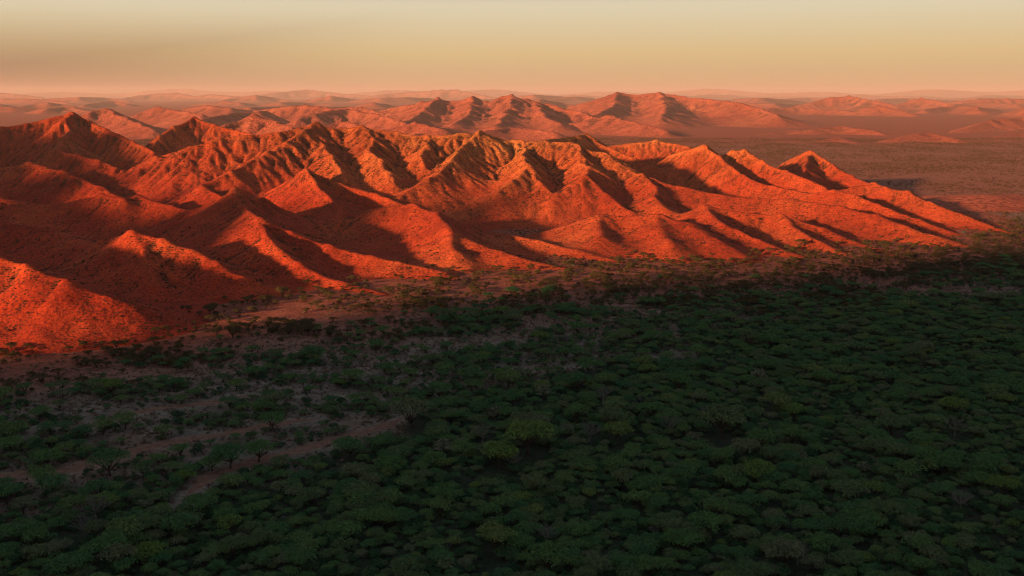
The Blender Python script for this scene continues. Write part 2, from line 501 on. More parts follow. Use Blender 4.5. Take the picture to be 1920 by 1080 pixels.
# ------------------------------------------------------------------ hills farther off
def far_hill(ridges, label, st, mat, wave, amp, octaves=3, seed=0, k=1.9, rnd=5, spurs=0.7, sink=0.4):
    rg = Range()
    for i, r in enumerate(ridges):
        rg.ridge(r, k, rnd, spurs, seed * 10 + i)
    o, _ = build_range('hills', rg, st, mat, wave, amp, octaves, label, seed=seed, blend=2.0, sink=sink)
    return o
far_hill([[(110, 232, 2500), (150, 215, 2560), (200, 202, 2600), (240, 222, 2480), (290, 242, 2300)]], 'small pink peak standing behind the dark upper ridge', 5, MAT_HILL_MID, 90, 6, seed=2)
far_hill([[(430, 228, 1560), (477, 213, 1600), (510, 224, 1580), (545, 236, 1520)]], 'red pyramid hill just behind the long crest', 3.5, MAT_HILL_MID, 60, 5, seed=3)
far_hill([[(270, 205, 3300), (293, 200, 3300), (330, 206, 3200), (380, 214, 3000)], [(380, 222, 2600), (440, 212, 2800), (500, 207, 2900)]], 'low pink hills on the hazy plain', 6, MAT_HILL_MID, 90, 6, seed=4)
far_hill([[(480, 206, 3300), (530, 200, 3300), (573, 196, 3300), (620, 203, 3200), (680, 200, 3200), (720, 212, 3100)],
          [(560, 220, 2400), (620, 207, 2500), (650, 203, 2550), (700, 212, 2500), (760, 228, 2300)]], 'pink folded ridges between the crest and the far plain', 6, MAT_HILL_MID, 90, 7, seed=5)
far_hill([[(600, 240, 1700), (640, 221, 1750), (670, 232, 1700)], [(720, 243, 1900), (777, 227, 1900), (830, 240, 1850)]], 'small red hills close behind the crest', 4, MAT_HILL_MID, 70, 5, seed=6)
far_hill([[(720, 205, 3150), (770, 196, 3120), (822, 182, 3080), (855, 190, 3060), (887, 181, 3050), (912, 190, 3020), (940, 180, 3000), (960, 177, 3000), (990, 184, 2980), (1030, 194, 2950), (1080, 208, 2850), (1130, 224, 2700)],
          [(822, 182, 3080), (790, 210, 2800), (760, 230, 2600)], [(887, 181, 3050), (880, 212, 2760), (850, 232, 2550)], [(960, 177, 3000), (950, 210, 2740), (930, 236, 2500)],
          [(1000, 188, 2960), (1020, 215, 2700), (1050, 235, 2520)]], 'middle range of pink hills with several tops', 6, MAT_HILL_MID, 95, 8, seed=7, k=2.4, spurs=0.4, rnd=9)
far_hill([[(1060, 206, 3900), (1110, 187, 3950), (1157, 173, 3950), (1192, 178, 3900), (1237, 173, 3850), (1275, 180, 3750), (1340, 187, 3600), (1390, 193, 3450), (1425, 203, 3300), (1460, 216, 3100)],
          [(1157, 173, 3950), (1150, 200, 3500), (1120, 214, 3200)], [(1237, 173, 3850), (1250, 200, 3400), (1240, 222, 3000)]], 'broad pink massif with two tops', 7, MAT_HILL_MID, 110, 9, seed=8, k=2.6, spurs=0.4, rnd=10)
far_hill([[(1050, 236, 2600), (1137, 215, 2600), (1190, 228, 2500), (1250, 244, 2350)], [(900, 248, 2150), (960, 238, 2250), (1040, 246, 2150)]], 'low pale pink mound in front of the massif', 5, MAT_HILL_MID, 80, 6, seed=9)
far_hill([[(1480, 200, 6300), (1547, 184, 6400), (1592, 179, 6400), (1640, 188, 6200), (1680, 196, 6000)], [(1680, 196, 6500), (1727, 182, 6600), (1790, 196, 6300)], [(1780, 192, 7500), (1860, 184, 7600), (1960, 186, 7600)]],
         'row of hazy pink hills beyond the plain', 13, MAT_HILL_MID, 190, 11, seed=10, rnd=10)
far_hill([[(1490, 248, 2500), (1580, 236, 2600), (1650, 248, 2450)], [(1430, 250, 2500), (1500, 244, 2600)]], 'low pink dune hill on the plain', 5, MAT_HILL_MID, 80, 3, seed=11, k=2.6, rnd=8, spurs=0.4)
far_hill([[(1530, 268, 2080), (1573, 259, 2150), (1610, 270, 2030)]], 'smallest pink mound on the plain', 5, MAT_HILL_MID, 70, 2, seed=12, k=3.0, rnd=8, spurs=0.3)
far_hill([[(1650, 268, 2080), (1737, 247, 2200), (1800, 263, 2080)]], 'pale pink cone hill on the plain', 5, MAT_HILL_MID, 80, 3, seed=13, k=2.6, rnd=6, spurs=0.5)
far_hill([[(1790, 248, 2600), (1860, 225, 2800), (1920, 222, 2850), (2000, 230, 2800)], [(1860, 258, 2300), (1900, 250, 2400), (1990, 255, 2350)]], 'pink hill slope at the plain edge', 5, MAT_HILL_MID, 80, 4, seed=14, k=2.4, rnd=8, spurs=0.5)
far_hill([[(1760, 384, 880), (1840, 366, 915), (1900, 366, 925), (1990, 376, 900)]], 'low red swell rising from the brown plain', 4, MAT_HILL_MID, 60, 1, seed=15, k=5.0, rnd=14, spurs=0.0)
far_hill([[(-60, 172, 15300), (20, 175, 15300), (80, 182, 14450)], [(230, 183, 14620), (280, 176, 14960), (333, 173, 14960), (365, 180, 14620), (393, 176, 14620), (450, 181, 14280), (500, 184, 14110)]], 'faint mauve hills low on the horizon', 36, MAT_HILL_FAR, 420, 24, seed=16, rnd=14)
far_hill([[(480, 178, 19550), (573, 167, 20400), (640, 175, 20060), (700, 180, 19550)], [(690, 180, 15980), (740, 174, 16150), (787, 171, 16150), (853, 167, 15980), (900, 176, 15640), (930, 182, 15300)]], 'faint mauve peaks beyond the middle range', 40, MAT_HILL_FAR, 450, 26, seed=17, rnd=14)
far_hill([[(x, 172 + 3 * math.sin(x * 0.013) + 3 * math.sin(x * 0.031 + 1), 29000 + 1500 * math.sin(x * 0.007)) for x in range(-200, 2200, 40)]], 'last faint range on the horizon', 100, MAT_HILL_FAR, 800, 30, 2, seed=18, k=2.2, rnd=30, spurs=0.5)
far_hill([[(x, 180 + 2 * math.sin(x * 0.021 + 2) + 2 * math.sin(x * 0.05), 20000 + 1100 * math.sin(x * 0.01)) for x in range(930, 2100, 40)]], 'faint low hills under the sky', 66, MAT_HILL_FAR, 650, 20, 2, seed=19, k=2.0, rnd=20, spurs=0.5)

# low ranges one behind another across the far plain
def band(D0, D1, xs, ytop, label, st, seed, wave, amp):
    r = np.random.default_rng(700 + seed)
    rg = Range()
    for x in xs:
        D = r.uniform(D0, D1); w = r.uniform(45, 110); y = ytop + r.uniform(-3, 4)
        base = HORIZON + FPX * CAM_H / D * 0.93
        n_ = 5
        pts = [(x + w * (q / (n_ - 1) * 2 - 1), y + (base - y) * (abs(q / (n_ - 1) * 2 - 1) ** 1.3) * 0.85 + r.uniform(-1.5, 1.5), D * (1 + 0.05 * r.normal())) for q in range(n_)]
        rg.ridge(pts, 2.0, 8, 0.8, seed * 50 + int(x) % 40)
    o, _ = build_range('hills', rg, st, MAT_HILL_MID, wave, amp, 3, label, seed=30 + seed, blend=2.5, sink=0.5)
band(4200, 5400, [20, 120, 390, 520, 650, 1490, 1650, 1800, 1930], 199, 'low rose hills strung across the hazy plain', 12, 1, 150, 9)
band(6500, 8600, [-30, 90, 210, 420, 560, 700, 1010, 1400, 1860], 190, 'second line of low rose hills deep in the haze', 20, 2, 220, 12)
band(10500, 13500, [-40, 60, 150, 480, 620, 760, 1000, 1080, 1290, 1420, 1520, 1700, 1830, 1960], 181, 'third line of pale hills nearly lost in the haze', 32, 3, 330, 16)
# ------------------------------------------------------------------ mountains out of frame that shade the plain
def plan(t, n):                      # t along the light, n across it
    p = LDIR * t + NDIR * n
    return p[0], p[1]
shade = Range()
def wp(t, n, z):
    x, y = plan(t, n)
    return (x, y, z)
shade.ridge([wp(-640, 392, 160), wp(-640, 384, 182), wp(-640, 337, 212), wp(-640, 310, 246), wp(-645, 250, 256), wp(-655, 150, 262), wp(-670, 20, 270), wp(-680, -160, 275), wp(-690, -360, 265), wp(-700, -600, 240), wp(-700, -850, 190), wp(-700, -1000, 110)], 0.42, 4, 0.3, 50, True)
mountain, _ = build_range('hills', shade, 9, MAT_HILL_MID, 120, 10, 3, 'high ridge beside the viewpoint that shades the woodland', seed=20)
left = Range()  # unseen hill, its crest shaped to cast shade on the left hills
edge = []
for px_, py_, D_, dz in [(235, 437, 535, 2), (455, 432, 600, 0), (405, 390, 685, 0), (600, 372, 765, 0), (193, 362, 735, -5), (263, 366, 735, -5), (320, 386, 715, -4),
                         (57, 305, 850, 1), (190, 318, 870, 2), (290, 332, 850, 2), (440, 330, 820, 0), (0, 372, 740, -3), (960, 345, 800, 6), (50, 250, 1000, 0), (133, 234, 1060, 0), (300, 268, 1010, 0), (363, 242, 1070, 0)]:
    q_ = np.array(at(px_, py_, D_))
    t_, n_ = q_[:2] @ LDIR, q_[:2] @ NDIR
    edge.append((n_, q_[2] + dz + 3 + (t_ + 330) * math.tan(SUN_EL)))
edge.sort()
print('left crest', [(round(a), round(b)) for a, b in edge])
left.ridge([wp(-330, edge[0][0] - 18, edge[0][1] - 34)] + [wp(-330, a, b) for a, b in edge] + [wp(-330, edge[-1][0] + 120, edge[-1][1])], 0.4, 3, 0.3, 51, True)
lefth, _ = build_range('hills', left, 6, MAT_HILL_MID, 90, 8, 3, 'unseen red hill continuing the near range, crest shaped to shade it', seed=21)

# ------------------------------------------------------------------ dirt tracks
def soil_material():
    m, n, l, b = new_mat('red_dirt_track')
    v = n.new('ShaderNodeTexCoord').outputs['Object']
    f = noise_node(n, l, v, 0.5, 5, 0.65)
    l.new(ramp_node(n, l, f, [(0.3, (0.14, 0.068, 0.048)), (0.5, (0.23, 0.108, 0.073)), (0.7, (0.30, 0.15, 0.105))]), b.inputs['Base Color'])
    bump = n.new('ShaderNodeBump')
    bump.inputs['Strength'].default_value = 0.7
    bump.inputs['Distance'].default_value = 0.4
    l.new(noise_node(n, l, v, 0.9, 4, 0.6), bump.inputs['Height'])
    l.new(bump.outputs[0], b.inputs['Normal'])
    return m
MAT_SOIL = soil_material()
TRACKS = [([(-60, 897), (0, 891), (60, 889), (100, 886), (140, 877), (187, 863), (227, 853), (300, 833), (360, 822), (430, 812), (500, 796), (600, 784)], 3.4,
           'red dirt track curving past the leftmost acacias'),
          ([(345, 938), (380, 905), (410, 886), (443, 877), (487, 863), (533, 850), (587, 837), (640, 822), (690, 808), (735, 795), (760, 780)], 3.2,
           'red dirt track running along the edge of the dense woodland'),
          ([(200, 775), (260, 770), (300, 762), (360, 755), (420, 748), (470, 735)], 3.0, 'short red dirt strip between acacia clumps')]
TRACK_PTS = []
def catmull(P, n):
    P = np.array(P, float)
    out = []
    for i in range(len(P) - 1):
        p0, p1, p2, p3 = P[max(i - 1, 0)], P[i], P[i + 1], P[min(i + 2, len(P) - 1)]
        for t in np.linspace(0, 1, n, endpoint=False):
            out.append(0.5 * ((2 * p1) + (-p0 + p2) * t + (2 * p0 - 5 * p1 + 4 * p2 - p3) * t * t + (-p0 + 3 * p1 - 3 * p2 + p3) * t ** 3))
    out.append(P[-1])
    return np.array(out)
for pts, half, label in TRACKS:
    C = catmull([ground_at(*p) for p in pts], 26)
    TRACK_PTS.append(C)
    T = np.gradient(C, axis=0); T /= np.hypot(T[:, 0], T[:, 1])[:, None]
    N = np.stack([-T[:, 1], T[:, 0]], 1)
    s = np.concatenate([[0], np.cumsum(np.hypot(*np.diff(C, axis=0).T))])
    k = np.linspace(-1, 1, 9)
    wl_ = half * (0.75 + 0.45 * perlin(s / 9, s * 0 + 3, 71) + 0.35 * perlin(s / 2.3, s * 0 + 1, 72)) * np.clip(np.minimum(s, s[-1] - s) / 12, 0.05, 1)
    wr_ = half * (0.75 + 0.45 * perlin(s / 9, s * 0 + 7, 73) + 0.35 * perlin(s / 2.3, s * 0 + 5, 74)) * np.clip(np.minimum(s, s[-1] - s) / 12, 0.05, 1)
    off = np.where(k[None, :] < 0, k[None, :] * wl_[:, None], k[None, :] * wr_[:, None])
    X = C[:, 0:1] + N[:, 0:1] * off; Y = C[:, 1:2] + N[:, 1:2] * off
    Z = plain_z(X, Y) + 0.05 - 0.06 * (np.abs(k[None, :]) > 0.99) - 0.035 * np.exp(-((np.abs(k[None, :]) - 0.45) / 0.16) ** 2)
    o = grid_mesh('dirt_track', X, Y, Z, np.ones_like(X, bool), MAT_SOIL)
    tag(o, label, None, None, 'structure')

# ------------------------------------------------------------------ plants
def leaf_material(name, c1, c2, c3):
    m, n, l, b = new_mat(name)
    oi = n.new('ShaderNodeObjectInfo')
    v = n.new('ShaderNodeTexCoord').outputs['Object']
    nz = noise_node(n, l, v, 0.9, 4, 0.65)
    a = ramp_node(n, l, oi.outputs['Random'], [(0.0, c1), (0.55, c2), (1.0, c3)])
    base = mix_node(n, l, 0.8, a, ramp_node(n, l, nz, [(0.32, (0.35, 0.36, 0.38)), (0.5, (1, 1, 1)), (0.7, (1.9, 1.8, 1.5))]), 'MULTIPLY')
    l.new(base, b.inputs['Base Color'])
    b.inputs['Roughness'].default_value = 0.7
    b.inputs['Specular IOR Level'].default_value = 0.12
    tr = n.new('ShaderNodeBsdfTranslucent')
    l.new(base, tr.inputs['Color'])
    mx = n.new('ShaderNodeMixShader')
    mx.inputs[0].default_value = 0.12
    l.new(b.outputs[0], mx.inputs[1]); l.new(tr.outputs[0], mx.inputs[2])
    l.new(mx.outputs[0], n['Material Output'].inputs[0])
    return m
ML_DARK = leaf_material('acacia_leaf_dark', (0.058, 0.155, 0.06), (0.09, 0.19, 0.056), (0.14, 0.205, 0.068))
ML_LIGHT = leaf_material('acacia_leaf_yellow_green', (0.125, 0.20, 0.04), (0.145, 0.215, 0.05), (0.165, 0.21, 0.065))
ML_OLIVE = leaf_material('acacia_leaf_olive', (0.095, 0.15, 0.06), (0.125, 0.17, 0.066), (0.155, 0.17, 0.092))
ML_BROWN = leaf_material('acacia_leaf_brown', (0.085, 0.06, 0.022), (0.10, 0.068, 0.024), (0.12, 0.078, 0.03))  # browner leaves, picked towards the foot of the hills
ML_SHRUB = leaf_material('shrub_leaf', (0.028, 0.08, 0.034), (0.046, 0.105, 0.036), (0.085, 0.13, 0.05))
ML_PALE = leaf_material('pale_leaf', (0.19, 0.18, 0.11), (0.16, 0.165, 0.10), (0.21, 0.20, 0.13))
ML_GREY = leaf_material('grey_twig_leaf', (0.13, 0.125, 0.105), (0.115, 0.12, 0.10), (0.15, 0.145, 0.125))
ML_SCRUB = leaf_material('dry_scrub_leaf', (0.055, 0.038, 0.016), (0.07, 0.05, 0.02), (0.085, 0.052, 0.024))
ML_GRASS = leaf_material('dry_grass_blade', (0.19, 0.125, 0.092), (0.25, 0.165, 0.12), (0.30, 0.205, 0.15))
def bark_material(name, c1, c2):
    m, n, l, b = new_mat(name)
    v = n.new('ShaderNodeTexCoord').outputs['Object']
    l.new(ramp_node(n, l, noise_node(n, l, v, 3.0, 4, 0.65), [(0.35, c1), (0.65, c2)]), b.inputs['Base Color'])
    return m
M_BARK = bark_material('acacia_bark', (0.045, 0.03, 0.02), (0.09, 0.062, 0.045))
M_PALEBARK = bark_material('bleached_bark', (0.13, 0.115, 0.10), (0.21, 0.19, 0.165))

class MB:
    def __init__(self):
        self.v, self.f, self.m = [], [], []
    def tube(self, pts, radii, sides=5, mat=0):
        pts = [Vector(p) for p in pts]
        rings = []
        for i, p in enumerate(pts):
            d = (pts[min(i + 1, len(pts) - 1)] - pts[max(i - 1, 0)]).normalized()
            a = d.orthogonal().normalized(); b = d.cross(a)
            base = len(self.v)
            for k in range(sides):
                an = 2 * math.pi * k / sides
                self.v.append(tuple(p + (a * math.cos(an) + b * math.sin(an)) * radii[i]))
            rings.append(base)
        for r0, r1 in zip(rings[:-1], rings[1:]):
            for k in range(sides):
                self.f.append((r0 + k, r0 + (k + 1) % sides, r1 + (k + 1) % sides, r1 + k)); self.m.append(mat)
        self.f.append(tuple(rings[-1] + k for k in range(sides))); self.m.append(mat)
    def leaf(self, c, nrm, size, r, mat=0):
        """one folded sprig of leaves: two faces meeting at a midrib"""
        nrm = Vector(nrm).normalized()
        a = nrm.orthogonal().normalized()
        a.rotate(__import__('mathutils').Quaternion(nrm, r.uniform(0, 6.283)))
        b = nrm.cross(a)
        c = Vector(c)
        l, w = size * r.uniform(0.8, 1.3), size * r.uniform(0.45, 0.8)
        i = len(self.v)
        self.v += [tuple(c - a * l * .5), tuple(c + a * l * .5), tuple(c + b * w * .55 - nrm * w * .25 + a * l * .1), tuple(c - b * w * .55 - nrm * w * .25 - a * l * .1)]
        self.f += [(i, i + 2, i + 1), (i, i + 1, i + 3)]; self.m += [mat, mat]
    def mesh(self, name, mats):
        me = bpy.data.meshes.new(name)
        me.from_pydata(self.v, [], self.f)
        for m in mats: me.materials.append(m)
        me.polygons.foreach_set('material_index', np.array(self.m, np.int32))
        me.update()
        return me

def acacia_parts(seed, leaves=2000, bare=0.0):
    """a flat topped acacia of unit crown radius 5 m: returns the limb and crown builders"""
    r = random.Random(seed)
    tr, cr = MB(), MB()
    lean = (r.uniform(-.5, .5), r.uniform(-.5, .5))
    fork = r.uniform(1.0, 1.7)
    top = r.uniform(4.3, 5.4)
    tr.tube([(0, 0, -0.4), (lean[0] * .3, lean[1] * .3, fork * .55), (lean[0], lean[1], fork)], [.34, .26, .22], 6)
    lobes = []
    nl = r.randint(9, 12)
    for i in range(nl):
        a = i * 2.399 + r.uniform(-.4, .4)
        rad = 0.4 if i == 0 else r.uniform(1.6, 3.7)
        c = Vector((lean[0] + math.cos(a) * rad, lean[1] + math.sin(a) * rad, top - 0.05 * rad * rad - r.uniform(0, .7)))
        lr = r.uniform(1.35, 2.1) * (1.2 if i == 0 else 1)
        lobes.append((c, lr))
        f = Vector((lean[0], lean[1], fork - r.uniform(0, .2)))
        mid = f.lerp(c, .5) + Vector((r.uniform(-.3, .3), r.uniform(-.3, .3), -r.uniform(.1, .5)))
        tr.tube([f, mid, c - Vector((0, 0, .3))], [.15, .1, .045], 5)
        for q in range(4):
            e = c + Vector((r.uniform(-1, 1) * lr * .8, r.uniform(-1, 1) * lr * .8, r.uniform(-.05, .3)))
            tr.tube([mid.lerp(c, r.uniform(.4, .9)), e], [.05, .018], 3)
    tot = sum(l * l for _, l in lobes)
    for c, lr in lobes:
        for i in range(int(leaves * lr * lr / tot)):
            a = r.uniform(0, 6.283); q = math.sqrt(r.random())
            edge = 1 + .22 * math.sin(a * 3 + c.x) + .12 * math.sin(a * 7 + c.y)
            dome = (1 - q * q) * .46 * lr
            z = c.z + dome - abs(r.gauss(0, .34)) - .3 * q
            p = (c.x + math.cos(a) * q * lr * edge, c.y + math.sin(a) * q * lr * edge, z)
            cr.leaf(p, (math.cos(a) * q * .9 + r.gauss(0, .5), math.sin(a) * q * .9 + r.gauss(0, .5), 1), r.uniform(.25, .46), r)
    return tr, cr

def shrub_parts(seed, leaves=520, flat=.75, ragged=.25):
    """a round shrub about 2 m in radius"""
    r = random.Random(seed)
    st, cr = MB(), MB()
    for i in range(5):
        a = r.uniform(0, 6.283)
        st.tube([(0, 0, -.3), (math.cos(a) * .5, math.sin(a) * .5, .7), (math.cos(a) * 1.1, math.sin(a) * 1.1, 1.5)], [.08, .06, .025], 4)
    lobes = [(Vector((0, 0, 1.2)), 1.35)] + [(Vector((math.cos(a) * r.uniform(.8, 1.2), math.sin(a) * r.uniform(.8, 1.2), r.uniform(.7, 1.3))), r.uniform(.65, 1.0)) for a in [i * 1.05 + r.uniform(-.3, .3) for i in range(6)]]
    tot = sum(l * l for _, l in lobes)
    for c, lr in lobes:
        for i in range(int(leaves * lr * lr / tot)):
            d = Vector((r.gauss(0, 1), r.gauss(0, 1), abs(r.gauss(.35, .8)))).normalized()
            k = lr * (1 - abs(r.gauss(0, ragged)))
            p = c + Vector((d.x * k, d.y * k, d.z * k * flat))
            cr.leaf(p, d + Vector((r.gauss(0, .45), r.gauss(0, .45), .3)), r.uniform(.2, .4), r)
    return st, cr

def bare_parts(seed):
    """a leafless grey tree: many pale twigs spreading to a dome"""
    r = random.Random(seed)
    tr, cr = MB(), MB()
    tr.tube([(0, 0, -.4), (.1, 0, 1.2), (0, .1, 2.0)], [.3, .24, .2], 6)
    for i in range(13):
        a = i * 2.4 + r.uniform(-.3, .3); rad = r.uniform(1.0, 3.6)
        e = Vector((math.cos(a) * rad, math.sin(a) * rad, 5.6 - .13 * rad * rad + r.uniform(-.4, .4)))
        m = Vector((0, 0, 2)).lerp(e, .5) + Vector((r.uniform(-.3, .3), r.uniform(-.3, .3), -.2))
        tr.tube([(0, .1, 1.8), m, e], [.13, .09, .04], 4)
        for q in range(7):
            s = m.lerp(e, r.uniform(.3, 1))
            t = s + Vector((r.uniform(-1.1, 1.1), r.uniform(-1.1, 1.1), r.uniform(.1, .9)))
            tr.tube([s, t], [.045, .015], 3)
            for w in range(5):
                cr.leaf(t + Vector((r.gauss(0, .35), r.gauss(0, .35), r.gauss(0, .2))), (r.gauss(0, 1), r.gauss(0, 1), 1), r.uniform(.15, .32), r)
    return tr, cr

def tuft_mesh(name, seed, mat):
    r = random.Random(seed)
    b = MB()
    for i in range(12):
        a = r.uniform(0, 6.283); q = r.uniform(0, .35)
        c = Vector((math.cos(a) * q, math.sin(a) * q, 0)); e = c + Vector((math.cos(a) * r.uniform(.1, .35), math.sin(a) * r.uniform(.1, .35), r.uniform(.25, .5)))
        n = Vector((-math.sin(a), math.cos(a), 0)) * .09
        i0 = len(b.v)
        b.v += [tuple(c - n), tuple(c + n), tuple(e)]; b.f.append((i0, i0 + 1, i0 + 2)); b.m.append(0)
    return b.mesh(name, [mat])
def scrub_mesh(name, seed, mat):
    r = random.Random(seed)
    b = MB()
    for i in range(26):
        d = Vector((r.gauss(0, 1), r.gauss(0, 1), abs(r.gauss(.4, .7)))).normalized()
        b.leaf(d * r.uniform(.35, .75) + Vector((0, 0, .1)), d + Vector((0, 0, .3)), r.uniform(.4, .6), r)
    return b.mesh(name, [mat])

# ---- where plants stand
DB = (np.array([-400, 0, 350, 640, 760, 900, 1100, 1300, 1500, 1700, 1920, 2400]), np.array([1000, 985, 930, 862, 800, 745, 690, 635, 575, 556, 562, 560]))
FB = (np.array([-400, 0, 330, 540, 720, 830, 1060, 1170, 1400, 1600, 1780, 1920, 2400]), np.array([690, 668, 622, 575, 566, 532, 520, 506, 497, 498, 470, 440, 440]))
CLEARINGS = [(1790, 547, 170, 9), (1640, 530, 70, 7), (1240, 668, 100, 9), (1400, 600, 90, 6), (860, 640, 140, 12), (480, 650, 170, 16), (250, 700, 130, 12), (690, 745, 70, 13), (620, 700, 120, 12),
             (1010, 690, 110, 9), (330, 770, 120, 12), (120, 750, 90, 10), (350, 935, 50, 14), (690, 800, 60, 12), (560, 600, 150, 14)]
def cover(X, Y):
    px, py = to_px(X, Y)
    wob = 34 * fbm(X / 40, Y / 40, 3, 21)
    dense = sstep(-35, 40, py + wob - np.interp(px, *DB))
    near_ = .45 * sstep(-130, 0, py + wob - np.interp(px, *DB))
    foot = sstep(0, 55, py + wob * .6 - np.interp(px, *FB))
    patch = fbm(X / 38 + 5, Y / 30, 3, 33)
    mid = foot * np.clip(0.09 + near_ + 0.68 * sstep(-0.15, 0.35, patch), 0, .95)
    thin = 0.18 * sstep(-55, 0, py - np.interp(px, *FB))
    c = np.maximum(np.maximum(dense, mid), thin)
    clear = np.full(X.shape, 1e9)
    for C in TRACK_PTS:
        for q in C[::6]:
            clear = np.minimum(clear, np.hypot(X - q[0], np.where(Y < q[1], (Y - q[1]) * .5, Y - q[1])))
    open_ = np.ones(X.shape)
    for ex, ey, ew, eh in CLEARINGS:
        q = np.sqrt(((px - ex) / ew) ** 2 + ((py + wob * .2 - ey) / eh) ** 2)
        open_ = np.minimum(open_, .1 + .9 * sstep(.75, 1.15, q))
    return c * sstep(2.2, 5.5, clear) * open_, dense
def near_h(X, Y):
    x0, y0, st, GX, GY, h, sl, gu = NEAR
    i = np.clip(np.rint((X - x0) / st).astype(int), 0, h.shape[1] - 1); j = np.clip(np.rint((Y - y0) / st).astype(int), 0, h.shape[0] - 1)
    inside = (X > x0) & (X < GX[0, -1]) & (Y > y0) & (Y < GY[-1, 0])
    return np.where(inside, h[j, i], 0.0)
def surf_z(X, Y):
    hh = near_h(X, Y)
    return plain_z(X, Y) + np.where(hh > 0.25, hh - 0.25, 0)
def jitter_grid(cell, y0, y1, seed, margin=70, xr=0.56):
    g = np.random.default_rng(seed)
    xs, ys = np.arange(-xr * y1 - margin, xr * y1 + margin, cell), np.arange(y0, y1, cell)
    X, Y = np.meshgrid(xs, ys)
    X = (X + g.uniform(-.48, .48, X.shape) * cell).ravel(); Y = (Y + g.uniform(-.48, .48, Y.shape) * cell).ravel()
    k = np.abs(X) < xr * Y + margin
    return X[k], Y[k], g

def size_in_view(X, Y, R_, zc=4.0):
    px, py = to_px(X, Y, zc)
    vis = (px > -R_ * 6) & (px < 1920 + R_ * 6) & (py > 0) & (py < 1100)
    return np.where(vis, R_ / np.hypot(Y, CAM_H), 0)

# ------------------------------------------------------------------ the plain, one sheet to the horizon
def axis(a, b, st):
    return np.arange(a, b + st * 0.5, st)
def plain_sheet():
    xs = np.concatenate([-np.geomspace(30000, 900, 24), axis(-840, -420, 7), axis(-417, 417, 3), axis(420, 840, 7), np.geomspace(900, 30000, 24)])
    ys = np.concatenate([-np.geomspace(6000, 300, 12), axis(-240, 1400, 7), np.geomspace(1450, 40000, 40)])
    X, Y = np.meshgrid(xs, ys)
    Z = plain_z(X, Y) * sstep(1500, 1200, np.hypot(X, Y))
    x0, y0, st, GX, GY, h, sl, gu = NEAR
    hb = blur(h[::4, ::4], 60)
    i = np.clip(((X - x0) / (st * 4)).astype(int), 0, hb.shape[1] - 1); j = np.clip(((Y - y0) / (st * 4)).astype(int), 0, hb.shape[0] - 1)
    red = np.clip(hb[j, i] / 0.8, 0, 0.9) * (np.abs(X) < 700) * (Y > 300) * (Y < 1350)
    red = np.maximum(red, sstep(700, 950, Y) * 0.7)
    pxg, pyg = to_px(X, np.maximum(Y, 1.0))
    red = np.maximum(red, sstep(130, 10, pyg - np.interp(pxg, *FB)) * (Y > 200) * (Y < 760) * .85)
    red = np.maximum(red, sstep(1300, 2200, Y) * 1.0)
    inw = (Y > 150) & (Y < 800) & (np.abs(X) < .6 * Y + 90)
    gap_shade = np.zeros_like(X)
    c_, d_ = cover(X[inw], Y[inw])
    gap_shade[inw] = np.clip(d_ * np.clip(c_ * 1.6, 0, 1) + .35 * np.clip(c_, 0, 1), 0, .95)
    o = grid_mesh('ground', X, Y, Z, np.ones_like(X, bool), MAT_GROUND, {'redness': red, 'gap_shade': gap_shade})
    tag(o, 'wide dry grass plain below the red hills', None, None, 'structure')
    return o
ground = plain_sheet()
# ---- prototypes
ACACIA = []
for i in range(7):
    tr, cr = acacia_parts(100 + i)
    ACACIA.append((tr.mesh('trunk', [M_BARK]), cr.mesh('crown', [ML_DARK]), tr, cr))
SHRUB = []
for i in range(4):
    st, cr = shrub_parts(200 + i)
    SHRUB.append((st.mesh('stem', [M_BARK]), cr.mesh('crown', [ML_SHRUB]), st, cr))
BARE = []
for i in range(2):
    tr, cr = bare_parts(300 + i)
    BARE.append((tr.mesh('trunk', [M_PALEBARK]), cr.mesh('crown', [ML_GREY]), tr, cr))
PALE = []
for i in range(2):
    st, cr = shrub_parts(400 + i, 520, .85, .35)
    PALE.append((st.mesh('stem', [M_PALEBARK]), cr.mesh('crown', [ML_PALE]), st, cr))

def merged(name, woody, crown, mats):
    b = MB()
    b.v = list(woody.v) + list(crown.v)
    k = len(woody.v)
    b.f = list(woody.f) + [tuple(i + k for i in f) for f in crown.f]
    b.m = [0] * len(woody.f) + [1] * len(crown.f)
    return b.mesh(name, mats)

